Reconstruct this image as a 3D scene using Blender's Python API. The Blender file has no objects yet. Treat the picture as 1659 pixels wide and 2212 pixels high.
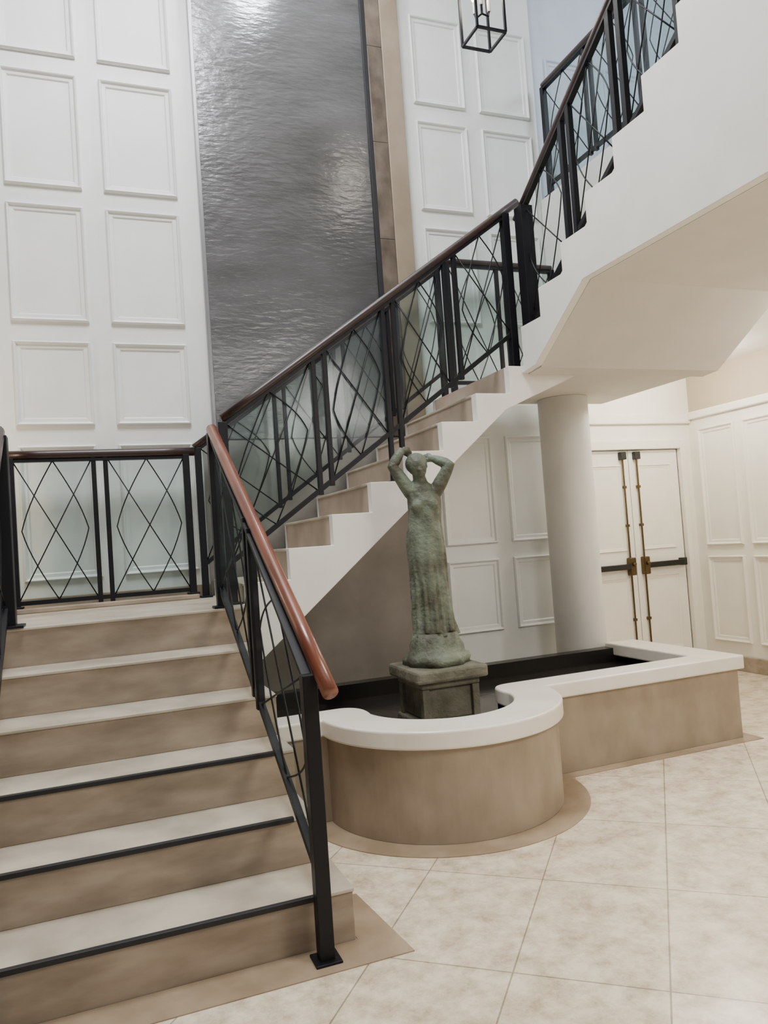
import bpy, bmesh, math, random
from mathutils import Vector, Matrix
random.seed(4)
C = bpy.context.scene.collection
V = Vector
# ------------------------------------------------------------------ helpers
WL = {}
class MB:
    def __init__(s): s.v=[]; s.f=[]
    def add(s, vs, fs):
        o=len(s.v); s.v+= [V(p) for p in vs]; s.f+=[tuple(i+o for i in f) for f in fs]; return s
    def box(s,x0,x1,y0,y1,z0,z1):
        return s.add([(x0,y0,z0),(x1,y0,z0),(x1,y1,z0),(x0,y1,z0),(x0,y0,z1),(x1,y0,z1),(x1,y1,z1),(x0,y1,z1)],
            [(0,3,2,1),(4,5,6,7),(0,1,5,4),(1,2,6,5),(2,3,7,6),(3,0,4,7)])
    def prism(s,pts,axis,c0,c1):
        def P(a,b,c): return {'y':(a,c,b),'x':(c,a,b),'z':(a,b,c)}[axis]
        n=len(pts)
        vs=[P(a,b,c0) for a,b in pts]+[P(a,b,c1) for a,b in pts]
        fs=[tuple(range(n)),tuple(range(2*n-1,n-1,-1))]+[(i,(i+1)%n,n+(i+1)%n,n+i) for i in range(n)]
        return s.add(vs,fs)
    def bar(s,a,b,w,h):
        a=V(a);b=V(b);d=(b-a).normalized()
        up=V((0,0,1)) if abs(d.z)<.95 else V((0,1,0))
        r=d.cross(up).normalized();u=r.cross(d).normalized()
        vs=[]
        for p in (a,b):
            for i,j in ((-1,-1),(1,-1),(1,1),(-1,1)): vs.append(p+r*i*w/2+u*j*h/2)
        return s.add(vs,[(0,1,2,3),(7,6,5,4),(0,4,5,1),(1,5,6,2),(2,6,7,3),(3,7,4,0)])
    def tube(s,pts,r,n=8,sx=1.0):
        pts=[V(p) for p in pts];m=len(pts)
        rr=r if isinstance(r,(list,tuple)) else [r]*m
        t0=(pts[1]-pts[0]).normalized()
        nn=t0.cross(V((0,0,1)))
        if nn.length<.05: nn=t0.cross(V((0,1,0)))
        nn.normalize(); vs=[];fs=[]
        for i,p in enumerate(pts):
            t=(pts[min(i+1,m-1)]-pts[max(i-1,0)]).normalized()
            nn=(nn-t*nn.dot(t)).normalized(); bb=t.cross(nn)
            for k in range(n):
                a=2*math.pi*k/n; vs.append(p+(nn*math.cos(a)*sx+bb*math.sin(a))*rr[i])
        for i in range(m-1):
            for k in range(n): fs.append((i*n+k,i*n+(k+1)%n,(i+1)*n+(k+1)%n,(i+1)*n+k))
        fs+= [tuple(range(n)),tuple((m-1)*n+k for k in range(n))]
        return s.add(vs,fs)
    def lathe(s,prof,c,n=48):
        vs=[];fs=[];m=len(prof)
        for r,z in prof:
            for k in range(n):
                a=2*math.pi*k/n; vs.append((c[0]+r*math.cos(a),c[1]+r*math.sin(a),c[2]+z))
        for i in range(m-1):
            for k in range(n): fs.append((i*n+k,i*n+(k+1)%n,(i+1)*n+(k+1)%n,(i+1)*n+k))
        fs+=[tuple(range(n)),tuple((m-1)*n+k for k in range(n))]
        return s.add(vs,fs)
    def ball(s,c,rx,ry,rz,n=20,m=12):
        prof=[(max(1e-4,math.sin(math.pi*i/m)),-math.cos(math.pi*i/m)) for i in range(m+1)]
        t=MB().lathe(prof,(0,0,0),n)
        return s.add([(c[0]+p.x*rx,c[1]+p.y*ry,c[2]+p.z*rz) for p in t.v],t.f)
    def build(s,name,mat,parent=None,bevel=0,smooth=False,local=False,seg=2):
        L=V((0,0,0)) if (parent is None or local) else WL[parent.name]
        me=bpy.data.meshes.new(name)
        me.from_pydata([tuple(p-L) for p in s.v],[],s.f)
        bm=bmesh.new();bm.from_mesh(me);bmesh.ops.recalc_face_normals(bm,faces=bm.faces);bm.to_mesh(me);bm.free()
        o=bpy.data.objects.new(name,me);C.objects.link(o);me.materials.append(mat)
        if parent is not None: o.parent=parent
        WL[o.name]=L.copy()
        if smooth:
            for p in me.polygons:p.use_smooth=True
        if bevel:
            b=o.modifiers.new('bevel','BEVEL');b.width=bevel;b.segments=seg;b.limit_method='ANGLE';b.angle_limit=math.radians(40)
        return o
def tag(o,label,cat=None,group=None,kind=None):
    o['label']=label
    if cat:o['category']=cat
    if group:o['group']=group
    if kind:o['kind']=kind
    return o
def thing(name,label,cat,loc=(0,0,0),group=None,rz=0,kind=None):
    o=bpy.data.objects.new(name,None);C.objects.link(o);o.location=loc;o.rotation_euler=(0,0,rz)
    o.empty_display_size=.1
    WL[o.name]=V(loc);return tag(o,label,cat,group,kind)

# ------------------------------------------------------------------ materials
def mat(name,base,rough=.5,metal=0,c2=None,nscale=4,stretch=(1,1,1),bump=0,bscale=40,detail=4,lo=.35,hi=.65,spec=.5,coat=0,bdist=.02):
    m=bpy.data.materials.new(name);m.use_nodes=True;nt=m.node_tree;N=nt.nodes;Lk=nt.links
    b=N['Principled BSDF'];b.inputs['Roughness'].default_value=rough;b.inputs['Metallic'].default_value=metal
    b.inputs['Specular IOR Level'].default_value=spec;b.inputs['Coat Weight'].default_value=coat
    b.inputs['Base Color'].default_value=(*base,1)
    tc=N.new('ShaderNodeTexCoord');mp=N.new('ShaderNodeMapping');mp.inputs['Scale'].default_value=stretch
    Lk.new(tc.outputs['Object'],mp.inputs['Vector'])
    no=N.new('ShaderNodeTexNoise');no.inputs['Scale'].default_value=nscale;no.inputs['Detail'].default_value=detail
    Lk.new(mp.outputs['Vector'],no.inputs['Vector'])
    rp=N.new('ShaderNodeValToRGB');rp.color_ramp.elements[0].position=lo;rp.color_ramp.elements[1].position=hi
    rp.color_ramp.elements[0].color=(*base,1);rp.color_ramp.elements[1].color=(*(c2 or tuple(min(1,c*1.06) for c in base)),1)
    Lk.new(no.outputs['Fac'],rp.inputs['Fac']);Lk.new(rp.outputs['Color'],b.inputs['Base Color'])
    if bump:
        n2=N.new('ShaderNodeTexNoise');n2.inputs['Scale'].default_value=bscale;n2.inputs['Detail'].default_value=3
        Lk.new(mp.outputs['Vector'],n2.inputs['Vector'])
        bu=N.new('ShaderNodeBump');bu.inputs['Strength'].default_value=bump;bu.inputs['Distance'].default_value=bdist
        Lk.new(n2.outputs['Fac'],bu.inputs['Height']);Lk.new(bu.outputs['Normal'],b.inputs['Normal'])
    return m
M={}
M['panel']=mat('panel_white',(.77,.795,.785),.42)
M['upper']=mat('pale_blue_white',(.60,.66,.74),.5)
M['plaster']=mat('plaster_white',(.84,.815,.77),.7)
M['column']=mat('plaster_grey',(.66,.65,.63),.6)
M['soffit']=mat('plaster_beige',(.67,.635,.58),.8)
M['tanwall']=mat('tan_wall',(.46,.385,.28),.8)
M['warmpanel']=mat('cream_panel',(.83,.795,.71),.5)
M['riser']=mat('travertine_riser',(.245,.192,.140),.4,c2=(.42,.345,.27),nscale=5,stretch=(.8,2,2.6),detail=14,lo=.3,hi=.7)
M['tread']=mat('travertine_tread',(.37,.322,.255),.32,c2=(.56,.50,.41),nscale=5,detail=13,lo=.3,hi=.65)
M['pinkstone']=mat('tan_riser',(.36,.285,.225),.4,c2=(.50,.415,.34),nscale=4,detail=8)
M['basin']=mat('tan_basin_stone',(.265,.21,.150),.5,c2=(.37,.30,.225),nscale=6,stretch=(1.2,1.2,.7),detail=14,lo=.28,hi=.72)
M['rim']=mat('cream_rim_stone',(.79,.735,.645),.3,c2=(.86,.815,.74),nscale=5)
M['border']=mat('tan_floor_border',(.25,.185,.12),.3,c2=(.35,.27,.19),nscale=5,detail=8)
M['black']=mat('black_iron',(.005,.005,.008),.45,spec=.3)
M['strip']=mat('black_rubber',(.010,.010,.013),.6)
M['mahog']=mat('mahogany',(.135,.040,.022),.3,c2=(.205,.064,.035),nscale=6,stretch=(8,1,1),coat=.2)
M['darkwood']=mat('dark_mahogany',(.018,.009,.009),.4,c2=(.036,.014,.012),nscale=6,coat=.1)
M['verdigris']=mat('verdigris_bronze',(.058,.054,.036),.6,c2=(.150,.185,.135),nscale=8,detail=8,lo=.36,hi=.64,bump=.4,bscale=45)
M['pedestal']=mat('mossy_stone',(.080,.076,.052),.75,c2=(.16,.155,.115),nscale=8,detail=8,bump=.3,bscale=50)
M['liner']=mat('black_pool_liner',(.008,.007,.006),.35)
M['water']=mat('dark_water',(.015,.013,.012),.15,bump=.12,bscale=7,spec=.5)
M['marble']=mat('brown_marble',(.075,.058,.046),.25,c2=(.19,.15,.12),nscale=7,stretch=(1,1,.7),detail=12,lo=.32,hi=.68)
M['beige']=mat('beige_trim',(.27,.21,.152),.45,c2=(.33,.265,.195))
M['brass']=mat('aged_brass',(.12,.083,.04),.4,metal=1)
M['steel']=mat('dark_steel',(.05,.05,.05),.35,metal=1)
M['silver']=mat('grey_steel',(.30,.30,.31),.35,metal=.8)
M['understair']=mat('taupe_stone_wall',(.225,.205,.185),.2,c2=(.285,.262,.24),nscale=3,detail=6)
def water_glass():
    m=bpy.data.materials.new('rippled_water_glass');m.use_nodes=True;nt=m.node_tree;N=nt.nodes;Lk=nt.links
    b=N['Principled BSDF'];b.inputs['Metallic'].default_value=.6;b.inputs['Roughness'].default_value=.22
    tc=N.new('ShaderNodeTexCoord');mp=N.new('ShaderNodeMapping');mp.inputs['Scale'].default_value=(.6,1,1.8);Lk.new(tc.outputs['Object'],mp.inputs['Vector'])
    no=N.new('ShaderNodeTexNoise');no.inputs['Scale'].default_value=2.0;no.inputs['Detail'].default_value=13;no.inputs['Roughness'].default_value=.62
    Lk.new(mp.outputs['Vector'],no.inputs['Vector'])
    rp=N.new('ShaderNodeValToRGB');e=rp.color_ramp.elements;e[0].position=.3;e[1].position=.72
    e[0].color=(.135,.136,.138,1);e[1].color=(.245,.248,.26,1)
    Lk.new(no.outputs['Fac'],rp.inputs['Fac']);Lk.new(rp.outputs['Color'],b.inputs['Base Color'])
    n2=N.new('ShaderNodeTexNoise');n2.inputs['Scale'].default_value=19;n2.inputs['Detail'].default_value=6;Lk.new(mp.outputs['Vector'],n2.inputs['Vector'])
    bu=N.new('ShaderNodeBump');bu.inputs['Strength'].default_value=.25;bu.inputs['Distance'].default_value=.02
    Lk.new(n2.outputs['Fac'],bu.inputs['Height']);Lk.new(bu.outputs['Normal'],b.inputs['Normal']);return m
M['glass']=water_glass()
def pane_mat():
    m=bpy.data.materials.new('clear_glass_pane');m.use_nodes=True;nt=m.node_tree;N=nt.nodes;Lk=nt.links
    N.remove(N['Principled BSDF']);out=N['Material Output']
    tr=N.new('ShaderNodeBsdfTransparent');tr.inputs['Color'].default_value=(.80,.86,.845,1)
    gl=N.new('ShaderNodeBsdfGlossy');gl.inputs['Roughness'].default_value=.15;gl.inputs['Color'].default_value=(.85,.92,1,1)
    mx=N.new('ShaderNodeMixShader');mx.inputs[0].default_value=.03;Lk.new(tr.outputs[0],mx.inputs[1]);Lk.new(gl.outputs[0],mx.inputs[2])
    Lk.new(mx.outputs[0],out.inputs['Surface']);return m
M['pane']=pane_mat()
def emit(name,c,st):
    m=bpy.data.materials.new(name);m.use_nodes=True;b=m.node_tree.nodes['Principled BSDF']
    b.inputs['Emission Color'].default_value=(*c,1);b.inputs['Emission Strength'].default_value=st;return m
M['bulb']=emit('lit_bulb',(1,.85,.65),25)
M['lamp']=emit('lit_downlight',(1,.9,.75),12)
def floor_mat():
    m=bpy.data.materials.new('cream_floor_tiles');m.use_nodes=True;nt=m.node_tree;N=nt.nodes;Lk=nt.links
    b=N['Principled BSDF'];b.inputs['Roughness'].default_value=.24
    tc=N.new('ShaderNodeTexCoord');mp=N.new('ShaderNodeMapping')
    mp.inputs['Rotation'].default_value=(0,0,math.radians(40.4));mp.inputs['Location'].default_value=(-.18,-.02,0)
    Lk.new(tc.outputs['Object'],mp.inputs['Vector'])
    br=N.new('ShaderNodeTexBrick');br.offset=0;br.squash=1
    br.inputs['Scale'].default_value=1;br.inputs['Brick Width'].default_value=.46;br.inputs['Row Height'].default_value=.66
    br.inputs['Mortar Size'].default_value=.003;br.inputs['Mortar Smooth'].default_value=.2;br.inputs['Bias'].default_value=0
    br.inputs['Color1'].default_value=(.72,.63,.49,1);br.inputs['Color2'].default_value=(.80,.715,.58,1);br.inputs['Mortar'].default_value=(.36,.305,.23,1)
    Lk.new(mp.outputs['Vector'],br.inputs['Vector'])
    no=N.new('ShaderNodeTexNoise');no.inputs['Scale'].default_value=8;no.inputs['Detail'].default_value=12;no.inputs['Roughness'].default_value=.76
    Lk.new(tc.outputs['Object'],no.inputs['Vector'])
    rp=N.new('ShaderNodeValToRGB');rp.color_ramp.elements[0].position=.37;rp.color_ramp.elements[1].position=.59
    rp.color_ramp.elements[0].color=(.60,.54,.48,1);rp.color_ramp.elements[1].color=(1.0,1.0,1.0,1)
    Lk.new(no.outputs['Fac'],rp.inputs['Fac'])
    mx=N.new('ShaderNodeMix');mx.data_type='RGBA';mx.blend_type='MULTIPLY';mx.inputs['Factor'].default_value=1
    Lk.new(br.outputs['Color'],mx.inputs['A']);Lk.new(rp.outputs['Color'],mx.inputs['B'])
    Lk.new(mx.outputs['Result'],b.inputs['Base Color']);return m
M['floor']=floor_mat()

def struct(mb,name,m,label,parent=None,bevel=0,smooth=False):
    o=mb.build(name,m,parent,bevel,smooth)
    if parent is None: tag(o,label,name.split('_')[0],None,'structure')
    return o
def moulding(parent,plane,c,u0,u1,z0,z1,m,w=.05,d=.026,side=-1):
    mb=MB()
    def ring(k): return [(u0+k,z0+k),(u1-k,z0+k),(u1-k,z1-k),(u0+k,z1-k)]
    def P(a,z,dd): return (a,c+side*dd,z) if plane=='y' else (c+side*dd,a,z)
    L=[(0,-.001),(0,d*.6),(w*.16,d),(w*.3,d*.85),(w*.45,d*.35),(w*.85,d*.3),(w,d*.05),(w,-.001)]
    vs=[]
    for k,dd in L: vs+=[P(a,z,dd) for a,z in ring(k)]
    fs=[];n=len(L)
    for l in range(n):
        for k in range(4): fs.append((l*4+k,l*4+(k+1)%4,((l+1)%n)*4+(k+1)%4,((l+1)%n)*4+k))
    return mb.add(vs,fs).build('panel_moulding',m,parent)

# ------------------------------------------------------------------ setting
struct(MB().box(-4,5.2,-5,4,-.1,0),'floor',M['floor'],'cream stone tile floor laid diagonally across the lobby')
ROWS=[(2.24,2.78),(2.91,3.67),(3.79,4.55),(4.67,5.43),(5.55,6.2)]
wb=struct(MB().box(-4,2.95,2.7,2.85,0,6.6),'wall_back',M['panel'],'tall white panelled wall behind the landing and the stairs')
for x0,x1 in [(-2.86,-2.40),(-2.25,-1.79),(-1.64,-1.18),(-1.045,-.585),(-.45,.022)]:
    moulding(wb,'y',2.7,x0,x1,1.26,2.11,M['panel'])
    for z0,z1 in ROWS: moulding(wb,'y',2.7,x0,x1,z0,z1,M['panel'])
for x0,x1 in [(1.85,2.29),(2.42,2.88)]:
    for z0,z1 in [(.60,1.15),(1.27,2.10),(2.98,3.72),(3.86,4.56),(4.70,5.40)]: moulding(wb,'y',2.7,x0,x1,z0+.02,z1+.02,M['panel'])
struct(MB().box(-4,.08,2.665,2.7,1.08,1.16),'baseboard_back',M['riser'],'tan stone baseboard along the panelled wall on the landing',bevel=.004)
struct(MB().box(.085,1.74,2.66,2.699,0,2.12),'wall_understairs',M['understair'],'smooth taupe stone wall under the middle stairs behind the pool')
wu=struct(MB().box(2.95,5.0,2.75,2.9,2.8,6.6),'wall_gallery',M['upper'],'pale bluish upper wall behind the gallery railing')
for x0,x1 in [(3.1,3.55),(3.7,4.15)]: moulding(wu,'y',2.75,x0,x1,4.3,5.3,M['upper'])
wd=struct(MB().box(2.95,3.34,3.15,3.3,0,2.75).box(3.34,4.60,3.15,3.3,2.06,2.75).box(4.60,4.83,3.15,3.3,0,2.75).box(2.95,4.83,3.3,3.34,0,2.75),'wall_far',M['warmpanel'],'cream wall around the double doors')
wr=struct(MB().box(4.68,4.83,-2.5,3.15,0,2.36),'wall_right',M['warmpanel'],'cream panelled wall at the right')
for y0,y1 in [(2.60,3.02),(2.08,2.50),(1.56,1.98),(1.04,1.46),(.52,.94)]:
    moulding(wr,'x',4.68,y0,y1,.25,1.02,M['warmpanel']);moulding(wr,'x',4.68,y0,y1,1.12,2.20,M['warmpanel'])
struct(MB().box(4.70,4.83,-2.5,3.15,2.36,2.75),'wall_bulkhead',M['tanwall'],'plain tan strip of wall above the right panelling')
struct(MB().box(4.64,4.70,-2.5,3.15,2.30,2.37),'trim_1',M['warmpanel'],'cream cornice along the top of the right panelling',bevel=.01)
struct(MB().box(4.645,4.68,-2.5,3.15,0,.13),'baseboard_right',M['riser'],'tan baseboard along the right panelled wall',bevel=.004)
struct(MB().box(3.02,4.68,3.11,3.15,2.27,2.36),'trim_2',M['warmpanel'],'cream cornice above the double doors',bevel=.01)
struct(MB().box(3.34,3.40,3.12,3.18,0,2.12).box(4.54,4.60,3.12,3.18,0,2.12).box(3.40,4.54,3.12,3.18,2.04,2.12),'trim_3',M['warmpanel'],'cream casing framing the double doors',bevel=.006)
def door(name,x0,x1,meet,label):
    d=struct(MB().box(x0,x1,3.17,3.215,.01,2.035),name,M['warmpanel'],label,bevel=.003)
    m=.09
    for z0,z1 in [(.2,.88),(1.12,1.9)]: moulding(d,'y',3.17,x0+m,x1-m,z0,z1,M['warmpanel'],.03,.012)
    s=1 if meet==x0 else -1
    xr=meet+s*.075
    b=MB().bar((xr,3.13,.98),(meet+s*(x1-x0-.05),3.13,.98),.035,.05).box(meet+s*(x1-x0-.05)-.03,meet+s*(x1-x0-.05)+.03,3.12,3.172,.95,1.02).build('panic_bar',M['steel'],d,.006);b['label']='dark horizontal push bar'
    b=MB().box(xr-.03,xr+.03,3.11,3.172,.90,1.06).tube([(xr,3.11,1.0),(xr,3.085,1.0)],.018,12).build('latch_case',M['brass'],d,.008);b['label']='aged brass latch housing'
    b=MB().tube([(xr,3.15,1.05),(xr,3.15,2.0)],.008).tube([(xr,3.15,.90),(xr,3.15,.1)],.008)
    for z in (1.35,1.7,.5): b.box(xr-.016,xr+.016,3.14,3.172,z-.012,z+.012)
    b.build('vertical_rod',M['brass'],d)
    MB().box(xr-.03,xr+.03,3.125,3.172,1.95,2.02).build('top_latch',M['steel'],d,.005)
door('door_1',3.41,3.968,3.968,'left leaf of the cream double doors, partly behind the white column')
door('door_2',3.974,4.53,3.974,'right leaf of the cream double doors, next to the right wall')
struct(MB().box(2.93,4.83,-1.6,2.69,2.75,4.05),'ceiling',M['plaster'],'low flat ceiling below the upper gallery beside the stairs')
struct(MB().box(2.95,4.83,2.69,3.34,2.75,2.8),'ceiling',M['plaster'],'low ceiling over the double doors')
struct(MB().box(-4,5,-5,4,6.6,6.7),'ceiling',M['plaster'],'high ceiling over the stair hall')
# column
kx,ky,kr=2.77,2.385,.187
t=thing('column','round grey-white column between the panelled wall and the double doors','column',(kx,ky,0))
MB().lathe([(kr,.10),(kr,2.351)],(kx,ky,0),64).build('shaft',M['column'],t,smooth=True,bevel=.002)
MB().lathe([(kr+.005,0),(kr+.005,.08),(kr+.002,.10)],(kx,ky,0),64).build('base',M['column'],t,.004)
# water wall
t=thing('water_wall','tall rippled grey glass water wall rising behind the stairs','water feature',(.8,2.69,2.13))
MB().box(.185,1.43,2.655,2.695,2.13,6.55).build('glass_sheet',M['glass'],t)
MB().box(.160,.185,2.645,2.695,2.13,6.55).build('edge_frame',M['silver'],t,.003)
MB().box(1.43,1.465,2.63,2.695,2.13,6.55).build('edge_frame',M['strip'],t,.003)
t=thing('marble_pilaster','brown marble pilaster edging the right side of the water wall','pilaster',(1.6,2.66,2.13))
for i in range(6):
    z=2.13+i*.7367
    MB().box(1.467,1.585,2.635,2.695,z,z+.735).build('marble_block',M['marble'],t,.003)
MB().box(1.587,1.735,2.63,2.695,2.13,6.55).build('side_trim',M['beige'],t,.006)

# ------------------------------------------------------------------ lower stairs
R1=.18;T=.27;Y0=.02;LH=6*R1;YL=Y0+5*T
t=thing('stair_flight','wide tan stone lower flight of stairs in the foreground','stairs',(-.55,.7,0))
for k in range(1,6):
    y=Y0+(k-1)*T
    xr=.13 if k==1 else .08
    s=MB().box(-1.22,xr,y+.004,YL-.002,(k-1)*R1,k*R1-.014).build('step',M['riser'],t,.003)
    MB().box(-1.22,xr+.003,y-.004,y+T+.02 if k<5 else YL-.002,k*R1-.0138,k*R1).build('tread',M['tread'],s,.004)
    if k<=3:
        q=MB().box(-1.21,.0,y-.009,y+.012,k*R1-.015,k*R1+.003).build('nosing_strip',M['strip'],s,.002);q['label']='black anti-slip strip'
t=thing('stair_landing','stone landing where the lower stairs turn right','landing',(-.55,2.1,0))
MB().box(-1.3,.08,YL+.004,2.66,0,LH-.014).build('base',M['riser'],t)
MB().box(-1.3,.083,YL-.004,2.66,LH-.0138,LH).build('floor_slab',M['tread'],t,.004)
MB().box(-1.3,-.02,2.45,2.56,LH,LH+.03).build('curb',M['riser'],t,.006)

# ------------------------------------------------------------------ middle flight
R=.17
XK=[.10,.344,.60,.84,1.07,1.31,1.55,1.79]
def low2(x): return .71+(x-.08)*(2.11-.71)/(1.75-.08) if x<1.75 else min(2.33,2.11+(x-1.75)*.42)
t=thing('stair_flight','middle flight of stairs with white stepped side crossing behind the statue','stairs',(1.0,2.0,1.0))
st=[(.087,1.08),(XK[0],1.08),(XK[0],1.19)]
for k,x in enumerate(XK):
    if k: st+=[(x,1.02+R*k),(x,1.02+R*(k+1))]
st+=[(2.3,2.38),(2.3,2.34),(1.75,2.11),(.087,.716)]
q=MB().prism(st,'y',1.50,1.56).build('stringer',M['plaster'],t,.003);q['label']='white stepped stringer'
MB().prism(st,'y',2.58,2.62).build('stringer',M['plaster'],t)
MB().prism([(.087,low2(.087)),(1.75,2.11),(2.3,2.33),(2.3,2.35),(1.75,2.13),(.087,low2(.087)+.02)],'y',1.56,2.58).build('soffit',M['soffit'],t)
for k,x in enumerate(XK):
    top=1.02+R*(k+1);x1=XK[k+1] if k<7 else 1.92
    if k<7:
        s=MB().prism([(x,low2(x)+.022),(x1,low2(x1)+.022),(x1,top-.016),(x,top-.016)],'y',1.56,2.58).build('step',M['pinkstone'],t)
        MB().box(x-.006,x1-.002,1.56,2.58,top-.0158,top).build('tread',M['tread'],s,.004)
    else:
        MB().prism([(x,low2(x)+.03),(x1,low2(x1)+.03),(x1,top),(x,top)],'y',1.56,2.58).build('step',M['pinkstone'],t)
MB().box(1.93,3.28,1.561,2.58,2.352,2.38).build('corner_platform',M['soffit'],t)
# ------------------------------------------------------------------ upper flight
YK=[1.47,1.25,1.00,.75,.50,.26,.01,-.24,-.49,-.74]
B3=2.445
def low3(y): return 2.69 if y<.82 else 2.69-(y-.82)*.654
t=thing('stair_flight','upper flight of stairs with broad white side rising to upper right','stairs',(2.4,.2,2.3))
st=[(1.499,2.38),(YK[0],2.38),(YK[0],B3+R)]
for k,y in enumerate(YK):
    if k: st+=[(y,B3+R*k),(y,B3+R*(k+1))]
st+=[(-1.6,B3+1.7),(-1.6,2.69),(.82,2.69),(1.34,2.35),(1.499,2.335)]
q=MB().prism(st,'x',1.88,1.928).build('stringer',M['plaster'],t,.003);q['label']='broad white stepped side panel'
for k,y in enumerate(YK):
    top=B3+R*(k+1);y1=YK[k+1] if k<9 else -1.6
    s=MB().prism([(y,low3(y)+.035 if k else 2.38),(y1,low3(y1)+.035),(y1,top-.016),(y,top-.016)],'x',1.93,2.92).build('step',M['pinkstone'],t)
    MB().box(1.93,2.92,y1+.002,y+.006,top-.0158,top).build('tread',M['tread'],s,.004)
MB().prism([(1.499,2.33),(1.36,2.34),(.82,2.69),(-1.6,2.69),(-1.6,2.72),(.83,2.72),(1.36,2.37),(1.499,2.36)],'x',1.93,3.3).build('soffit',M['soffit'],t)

# ------------------------------------------------------------------ railings
def infill(mb,bl,br,tl,tr,r=.0041):
    def Q(s,tt): return (bl*(1-s)+br*s)*(1-tt)+(tl*(1-s)+tr*s)*tt
    n=16
    mb.tube([Q(.03,.01),Q(.97,.99)],r,6);mb.tube([Q(.97,.01),Q(.03,.99)],r,6)
    for sg in(-1,1):
        # slim pointed loop: nearly straight sides, softly bent at mid height
        mb.tube([Q(.5+sg*.40*(.45*math.sin(math.pi*i/n)+.55*(1-abs(2*i/n-1))),.01+.98*i/n) for i in range(n+1)],r,6)
def rail(label,A,B,zb,zt,zf,ts,group=None,hm='darkwood',hr=.028,ext=(0,0),pw=.028,gap=.035,endw=.042,rootname='stair_railing',feet=None,hx=0):
    A=V(A);B=V(B);L=(B-A).length;d=(B-A)/L
    P=lambda tt:A+(B-A)*tt
    p0=P(0)
    root=thing(rootname,label,'railing',(p0.x,p0.y,zf(0)),group)
    e0,e1=ext
    n=max(2,len(ts)*2)
    pts=[]
    for i in range(n+1):
        tt=-e0/L+(1+(e0+e1)/L)*i/n; q=P(tt); pts.append((q.x+hx*max(0,1-tt),q.y,zt(tt)))
    MB().tube(pts,hr,14,sx=.95).build('handrail',M[hm],root,smooth=True)
    def line(z,off,w,h,name):
        mb=MB()
        for i in range(n):
            a=i/n;b=(i+1)/n;pa=P(a);pb=P(b)
            mb.bar((pa.x,pa.y,z(a)+off),(pb.x,pb.y,z(b)+off),w,h)
        mb.build(name,M['black'],root)
    line(zt,-hr-.008,.035,.016,'top_bar'); line(zb,0,.026,.026,'bottom_bar')
    edges=[]
    for i,tt in enumerate(ts):
        end=i in(0,len(ts)-1)
        if end: plist=[(tt,endw)]
        else: plist=[(tt-gap/L,pw),(tt+gap/L,pw)]
        for j,(q,w) in enumerate(plist):
            p=P(q);z1=zt(q)-hr*.6
            full=end or (feet and i in feet)
            z0=zf(q) if full else zb(q)-.03
            mb=MB().box(p.x-w/2,p.x+w/2,p.y-w/2,p.y+w/2,z0,z1)
            if full: mb.box(p.x-w*.9,p.x+w*.9,p.y-w*.9,p.y+w*.9,z0,z0+.012)
            mb.build('post',M['black'],root,.003)
        edges.append((plist[0][0],plist[-1][0]))
    for i in range(len(ts)-1):
        a=edges[i][1];b=edges[i+1][0];pa=P(a);pb=P(b)
        c4=[V((pa.x,pa.y,zb(a))),V((pb.x,pb.y,zb(b))),V((pa.x,pa.y,zt(a)-hr)),V((pb.x,pb.y,zt(b)-hr))]
        mb=MB();infill(mb,*c4)
        mb.build('infill_panel',M['black'],root,smooth=True)
        nrm=V((-d.y,d.x,0))*.012
        q=[c4[0],c4[1],c4[3],c4[2]]
        MB().add([v+nrm for v in q],[(0,1,2,3)]).build('glass_pane',M['pane'],root)
    return root
lin=lambda a,b:(lambda t:a+(b-a)*t)
def foot1(y0,y1):
    def f(tt):
        y=y0+(y1-y0)*tt
        k=0 if y<Y0 else min(6,int((y-Y0)/T+1e-6)+1)
        return k*R1
    return f
rail('railing with red-brown round handrail along the right side of the lower stairs',(.0,-.055),(-.041,1.42),lin(.27,1.185),lin(.955,2.0),foot1(-.055,1.42),[0,.52,1],hm='mahog',hr=.029,ext=(.10,0),endw=.05,pw=.035,hx=.04)
rail('black railing along the left side of the lower stairs at the left edge',(-1.035,-.055),(-1.035,1.42),lin(.27,1.185),lin(.955,2.0),foot1(-.055,1.42),[0,.52,1],hr=.036,endw=.085)
rail('black railing at the left end of the landing',(-1.12,1.60),(-1.12,2.40),lin(1.14,1.14),lin(2.04,2.04),lin(LH,LH),[0,1],rootname='landing_railing',endw=.05)
rail('black guard railing across the back of the landing below the white panels',(-1.10,2.51),(-.05,2.51),lin(1.14,1.14),lin(2.03,2.03),lin(LH+.03,LH+.03),[.02,.5,1],rootname='landing_railing',ext=(0,.055))
zn=lambda x:1.19+.708*(x-.10)
def f2(x0,x1,off): return lambda tt:zn(x0+(x1-x0)*tt)+off
def foot2(x0,x1):
    def f(tt):
        x=x0+(x1-x0)*tt;return LH if x<XK[0] else 1.02+R*sum(1 for q in XK if q<=x+.012)
    return f
rail('long black railing rising along the near side of the middle stairs',(.045,1.60),(1.90,1.60),f2(.045,1.90,.15),f2(.045,1.90,.93),foot2(.045,1.90),[0,.305,.545,.775,1],hr=.026,pw=.028,endw=.05,feet=[2],ext=(0,.10))
rail('black railing along the water wall side of the middle stairs',(.03,2.52),(1.85,2.52),f2(.03,1.85,.15),f2(.03,1.85,.93),foot2(.03,1.85),[0,.31,.555,.79,1],hr=.024,pw=.024,ext=(.02,.05))
rail('level black railing at the back of the corner platform above the middle stairs',(1.93,2.52),(2.85,2.52),lin(2.5,2.5),lin(3.42,3.42),lin(2.38,2.38),[0,.5,1],hr=.024,rootname='landing_railing')
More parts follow.
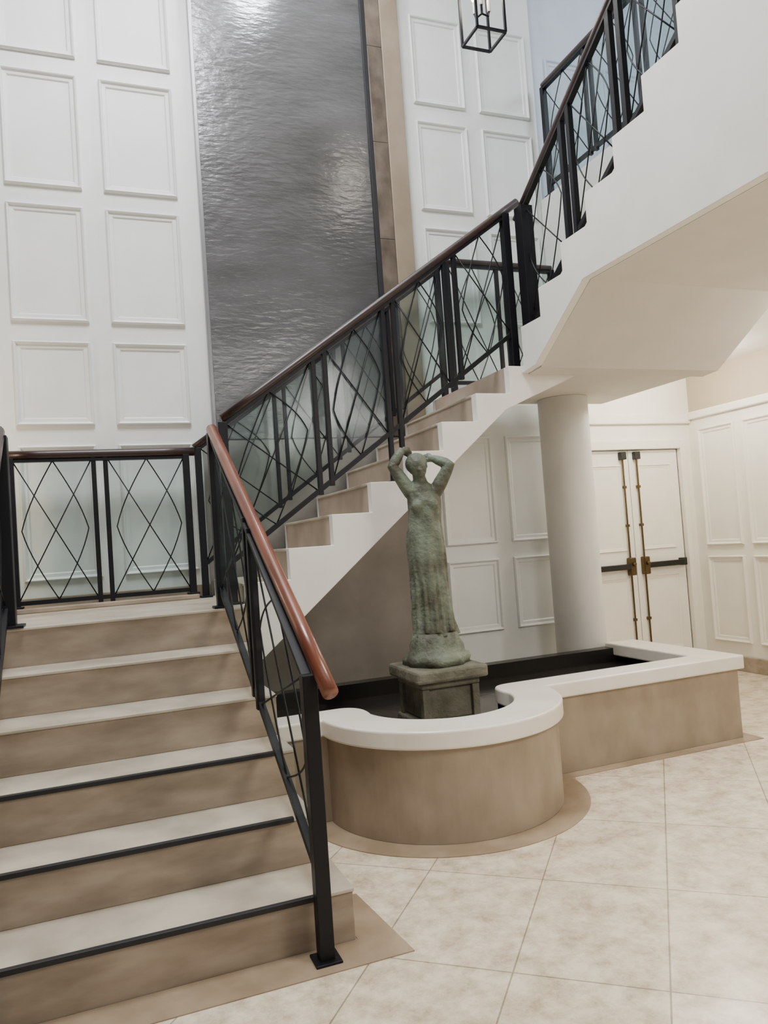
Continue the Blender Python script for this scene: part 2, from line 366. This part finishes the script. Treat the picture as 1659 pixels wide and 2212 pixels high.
yb=lambda y:B3+R+.68*(1.47-y)
def f3(y0,y1,off): return lambda tt:yb(y0+(y1-y0)*tt)+off
def foot3(y0,y1):
    def f(tt):
        y=y0+(y1-y0)*tt;k=sum(1 for q in YK if q>=y-.012);return B3+R*k if k else 2.38
    return f
rail('black railing climbing steeply along the upper stairs at upper right',(2.0,1.53),(2.0,-.74),f3(1.53,-.74,.08),f3(1.53,-.74,.845),foot3(1.53,-.74),[0,.22,.43,.64,.85,1],hr=.026,pw=.034,endw=.085,gap=.04,feet=[1,2,3,4],ext=(.09,0))
rail('black gallery railing at the top, seen behind the upper stairs',(2.97,2.6),(2.97,-.6),lin(4.15,4.15),lin(4.97,4.97),lin(4.05,4.05),[0,.18,.36,.54,.72,.9,1],hr=.024,rootname='gallery_railing')

# ------------------------------------------------------------------ fountain
cx,cy,RO=1.0,1.15,.61
XE=3.04;YB=2.18;ZR=.51
def outline(off,wall,fil=0):
    r=RO+off-wall;yf=1.15-off+wall*.8;xe=XE+off-wall
    dy=yf-cy
    a0=math.pi-math.asin(dy/r);a1=2*math.pi+math.asin(dy/r)
    arc=[(cx+r*math.cos(a0+(a1-a0)*i/60),cy+r*math.sin(a0+(a1-a0)*i/60)) for i in range(61)]
    pts=[(.14,yf)]
    if fil:
        def bez(p0,p1,p2): return [tuple((1-t)**2*p0[i]+2*t*(1-t)*p1[i]+t*t*p2[i] for i in(0,1)) for t in [k/10 for k in range(11)]]
        c0=arc[0];c1=arc[-1];k=9
        pts+=bez((c0[0]-fil,yf),c0,arc[k])+arc[k+1:60-k]+bez(arc[60-k],c1,(c1[0]+fil,yf))
    else: pts+=arc
    pts.append((xe,yf));pts.append((xe,YB-.001-off));return pts
t=thing('fountain','tan stone fountain basin with a round front and cream rim','fountain',(1.6,1.7,0))
MB().prism(outline(0,0)+outline(0,.14)[::-1],'z',.0,ZR-.085).build('basin_wall',M['basin'],t,.006)
q=MB().prism(outline(.03,0)+outline(0,.215,.16)[::-1],'z',ZR-.085,ZR).build('rim',M['rim'],t,.011,seg=3);q['label']='smooth cream stone rim'
MB().prism(outline(0,.142)+outline(0,.165)[::-1],'z',.02,ZR-.086).box(.14,XE-.15,YB-.10,YB,.02,ZR-.03).build('pool_lining',M['liner'],t)
wp=outline(0,.166);wp[-1]=(wp[-1][0],YB-.101);MB().prism(wp+[(.14,YB-.101)],'z',.02,.385).build('water',M['water'],t)
r=RO+.13
pts=[]
a0=math.pi+.10;a1=2*math.pi-.10
for i in range(41):
    a=a0+(a1-a0)*i/40;pts.append((cx+r*math.cos(a),cy+r*math.sin(a)))
o0=outline(0,0)
struct(MB().prism([(.14,1.07)]+pts+[(XE+.08,1.07),(XE+.08,YB),(XE,YB)]+o0[::-1][1:],'z',0,.004),'trim_4',M['border'],'tan stone floor band around the fountain')
struct(MB().prism([(-1.3,-.14),(.28,-.14),(.24,.35),(.09,.35),(.135,.30),(.135,.02),(-1.3,.02)],'z',0,.004),'trim_5',M['border'],'tan stone floor band at the foot of the stairs')
# pedestal
px,py=1.02,1.17
t=thing('statue_pedestal','square mossy stone pedestal standing in the round pool under the statue','pedestal',(px,py,.385))
def sq(h,z0,z1): return MB().box(px-h,px+h,py-h,py+h,z0,z1)
sq(.175,.388,.44).build('plinth',M['pedestal'],t,.008)
sq(.140,.44,.60).build('shaft',M['pedestal'],t,.006)
for i in(-1,1):
    for j in(-1,1): MB().box(px+i*.14-.02,px+i*.14+.02,py+j*.14-.02,py+j*.14+.02,.44,.60).build('corner_post',M['pedestal'],t,.004)
sq(.165,.60,.635).build('moulding',M['pedestal'],t,.012)
sq(.200,.635,.70).build('top_slab',M['pedestal'],t,.014)
# statue
t=thing('statue','green bronze statue of a robed woman with both arms raised to her head','statue',(px,py,.70),rz=math.radians(-21))
b=MB();n=28
prof=[(.170,0),(.174,.03),(.160,.055),(.144,.065),(.140,.10),(.127,.13),(.117,.165)]
vs=[];fs=[]
for i,(rr,z) in enumerate(prof):
    for k in range(n):
        a=2*math.pi*k/n;q=rr*(1+.06*math.sin(3*a+i*.4)+.05*math.sin(7*a+i))
        vs.append((q*math.cos(a),q*math.sin(a)*.92,z))
for i in range(len(prof)-1):
    for k in range(n): fs.append((i*n+k,i*n+(k+1)%n,(i+1)*n+(k+1)%n,(i+1)*n+k))
fs+=[tuple(range(n)),tuple((len(prof)-1)*n+k for k in range(n))]
q=b.add(vs,fs).build('rock_base',M['verdigris'],t,smooth=True,local=True)
Z0=.15
rings=[(0,.116,.102,.0,0),(.05,.106,.094,.0,0),(.15,.099,.087,-.002,0),(.30,.098,.086,-.006,0),(.40,.100,.088,-.010,0),(.48,.100,.087,-.012,0),(.55,.095,.080,-.010,0),
 (.60,.088,.073,-.008,0),(.66,.088,.071,-.006,-.004),(.71,.089,.068,-.006,-.004),(.75,.086,.058,-.008,0),(.785,.064,.050,-.012,0),(.815,.037,.037,-.018,0),(.85,.033,.034,-.024,-.002),(.875,.030,.032,-.028,-.004)]
def lerp_ring(z):
    for a,c in zip(rings,rings[1:]):
        if a[0]<=z<=c[0]:
            f_=(z-a[0])/(c[0]-a[0]);return tuple(a[i]+(c[i]-a[i])*f_ for i in range(1,5))
b=MB();n=84;vs=[];fs=[];m_=44
for i in range(m_):
    z=.875*i/(m_-1);rx,ry,ox,oy=lerp_ring(z)
    amp=.12*max(0,1-z/.75)+.035*(1 if z<.76 else 0)
    for k in range(n):
        a=2*math.pi*k/n
        fo=1+amp*(.5*math.cos(5*a+z*9+.8*math.sin(z*11))+.5*math.cos(11*a-z*6+math.sin(2*a))+.35*math.cos(3*a+z*16))
        vs.append((ox+rx*fo*math.cos(a),oy+ry*fo*math.sin(a),Z0+z))
for i in range(m_-1):
    for k in range(n): fs.append((i*n+k,i*n+(k+1)%n,(i+1)*n+(k+1)%n,(i+1)*n+k))
fs+=[tuple(range(n)),tuple((m_-1)*n+k for k in range(n))]
b.add(vs,fs)
HB=MB()
HB.ball((0,-.006,0),.044,.053,.058)
HB.ball((0,.020,.018),.060,.056,.058)
HB.ball((0,.072,-.005),.030,.028,.032)
HB.ball((0,-.040,-.034),.022,.020,.020)
HB.tube([(0,-.050,.014),(0,-.064,-.012)],[.006,.010],8)
HB.ball((0,-.055,-.026),.013,.007,.005)
for s_ in(-1,1):
    HB.ball((s_*.017,-.049,.008),.009,.006,.005); HB.ball((s_*.045,0,-.004),.007,.012,.018)
    b.ball((-.006+s_*.038,-.052,Z0+.685),.034,.030,.034)
hm_=Matrix.Translation((-.026,-.012,Z0+.892))@Matrix.Rotation(math.radians(-18),4,'Y')@Matrix.Rotation(math.radians(14),4,'X')
b.add([hm_@p for p in HB.v],HB.f)
def arm(sh,el,wr,ha,thumb):
    sh,el,wr,ha=map(lambda p:V(p)+V((0,0,Z0)),(sh,el,wr,ha))
    b.tube([sh,sh.lerp(el,.35),sh.lerp(el,.8),el,el.lerp(wr,.25),el.lerp(wr,.7),wr],[.039,.038,.032,.029,.030,.026,.020],12)
    d=(ha-wr).normalized();sd=d.cross(V((0,1,0))).normalized()
    pm=wr+d*.028
    b.tube([wr,wr+d*.018,pm],[.018,.021,.020],10)
    for i in range(4):
        o=pm+sd*(i-1.5)*.011;l=(.030,.036,.034,.026)[i]
        b.tube([o,o+d*l*.55+V((0,-.002,0)),o+d*l+V((0,.010,-.006))],[.0068,.0062,.0052],8)
    b.tube([wr+d*.008,wr+d*.018+sd*thumb*.022,wr+d*.036+sd*thumb*.026],[.008,.0068,.0055],8)
arm((-.068,0,.752),(-.160,-.012,.905),(-.103,.02,.998),(-.055,.035,.965),1)
arm((.058,0,.752),(.144,-.012,.893),(.060,.025,.937),(-.005,.04,.945),-1)
for a,z0,ln,rr in [(-2.5,.52,.50,.012),(-2.05,.46,.44,.009),(-1.55,.50,.48,.013),(-1.2,.42,.40,.009),(-.75,.54,.52,.012),(-.35,.47,.45,.010)]:
    b.tube([(-.012+.094*math.cos(a),.080*math.sin(a),Z0+z0),(-.010+.094*math.cos(a+.16),.084*math.sin(a+.16),Z0+z0-ln*.5),(.108*math.cos(a+.10),.094*math.sin(a+.10),Z0+max(.02,z0-ln))],[rr*.6,rr,rr*1.4],8)
body=b.build('figure',M['verdigris'],t,smooth=True,local=True)
m=body.modifiers.new('r','REMESH');m.mode='VOXEL';m.voxel_size=.0052;m.use_smooth_shade=True
m=body.modifiers.new('s','SMOOTH');m.factor=.5;m.iterations=2

# ------------------------------------------------------------------ lantern
lx,ly,lz=1.71,1.36,4.33
t=thing('pendant_lantern','black open frame pendant lantern hanging at the top','lantern',(lx,ly,6.6))
h=.095;mb=MB();H=.45
for z in(lz,lz+H):
    for a,c in(((-h,-h),(h,-h)),((h,-h),(h,h)),((h,h),(-h,h)),((-h,h),(-h,-h))):
        mb.bar((lx+a[0],ly+a[1],z),(lx+c[0],ly+c[1],z),.014,.014)
for i in(-1,1):
    for j in(-1,1):
        mb.bar((lx+i*h,ly+j*h,lz),(lx+i*h,ly+j*h,lz+H),.014,.014); mb.bar((lx+i*h,ly+j*h,lz+H),(lx,ly,lz+H+.14),.012,.012)
mb.build('frame',M['black'],t)
MB().tube([(lx,ly,lz+H+.12),(lx,ly,6.56)],.008).build('rod',M['black'],t)
MB().lathe([(.06,0),(.06,.03)],(lx,ly,6.57),20).build('canopy',M['black'],t)
mb=MB().tube([(lx,ly,lz+.16),(lx,ly,lz+H+.13)],.008)
for a in range(3):
    c=a*2.094;mb.tube([(lx,ly,lz+.16),(lx+.045*math.cos(c),ly+.045*math.sin(c),lz+.15),(lx+.05*math.cos(c),ly+.05*math.sin(c),lz+.18)],.006)
mb.build('candle_arm',M['black'],t)
for a in range(3):
    c=a*2.094;x=lx+.05*math.cos(c);y=ly+.05*math.sin(c)
    s=MB().tube([(x,y,lz+.18),(x,y,lz+.25)],.011,10).build('candle',M['rim'],t)
    MB().lathe([(.004,0),(.014,.02),(.010,.045),(.002,.065)],(x,y,lz+.25),12).build('bulb',M['bulb'],s,smooth=True)
for (x,y,lab) in [(3.95,2.55,'small round recessed downlight in front of the double doors'),(4.0,.6,'small round recessed downlight over the floor at right')]:
    t=thing('downlight',lab,'light',(x,y,2.75))
    MB().lathe([(.05,-.012),(.065,-.012),(.065,0)],(x,y,2.75),24).build('ring',M['plaster'],t)
    MB().lathe([(.048,-.014),(.048,-.002)],(x,y,2.75),24).build('lens',M['lamp'],t)

# ------------------------------------------------------------------ lights
def area(loc,rot,size,e,col,sy=None):
    l=bpy.data.lights.new('area','AREA');l.energy=e;l.color=col;l.size=size
    if sy:l.shape='RECTANGLE';l.size_y=sy
    o=bpy.data.objects.new('area_light',l);C.objects.link(o);o.location=loc;o.rotation_euler=[math.radians(a) for a in rot];return o
def point(loc,e,col,r=.08):
    l=bpy.data.lights.new('point','POINT');l.energy=e;l.color=col;l.shadow_soft_size=r
    o=bpy.data.objects.new('point_light',l);C.objects.link(o);o.location=loc
area((-.3,.1,6.4),(0,0,0),1.6,300,(.97,.985,1))
area((0,-4.6,3.6),(68,0,0),3.0,34,(1,.96,.9),1.6)
area((2.3,-2.4,3.0),(20,0,0),1.2,120,(1,.92,.80))
point((3.95,2.35,2.6),42,(1,.94,.82))
point((4.0,.6,2.6),55,(1,.93,.81))
point((4.2,1.0,5.6),75,(.78,.88,1),.3)
point((-1.75,2.05,2.05),30,(1,.74,.48),.15)
point((.75,2.15,5.8),62,(.93,.97,1),.12)
point((lx,ly,lz+.34),6,(1,.88,.72),.05)
w=bpy.data.worlds.new('World');bpy.context.scene.world=w;w.use_nodes=True
w.node_tree.nodes['Background'].inputs[0].default_value=(.95,.95,1,1);w.node_tree.nodes['Background'].inputs[1].default_value=.09

# ------------------------------------------------------------------ camera
f=1660.0;roll=math.radians(4.0);pitch=math.radians(2.2);yaw=math.radians(21)
r0=V((math.cos(yaw),-math.sin(yaw),0));f0=V((math.sin(yaw),math.cos(yaw),0));z=V((0,0,1))
F=f0*math.cos(pitch)+z*math.sin(pitch);u0=-f0*math.sin(pitch)+z*math.cos(pitch)
Rr=r0*math.cos(roll)-u0*math.sin(roll);U=r0*math.sin(roll)+u0*math.cos(roll)
cam=bpy.data.cameras.new('Camera');co=bpy.data.objects.new('Camera',cam);C.objects.link(co)
mt=Matrix((Rr,U,-F)).transposed().to_4x4();mt.translation=V((-.652,-2.567,1.36));co.matrix_world=mt
cam.sensor_fit='VERTICAL';cam.sensor_height=24;cam.lens=24*f/2212;cam.clip_start=.05
bpy.context.scene.camera=co
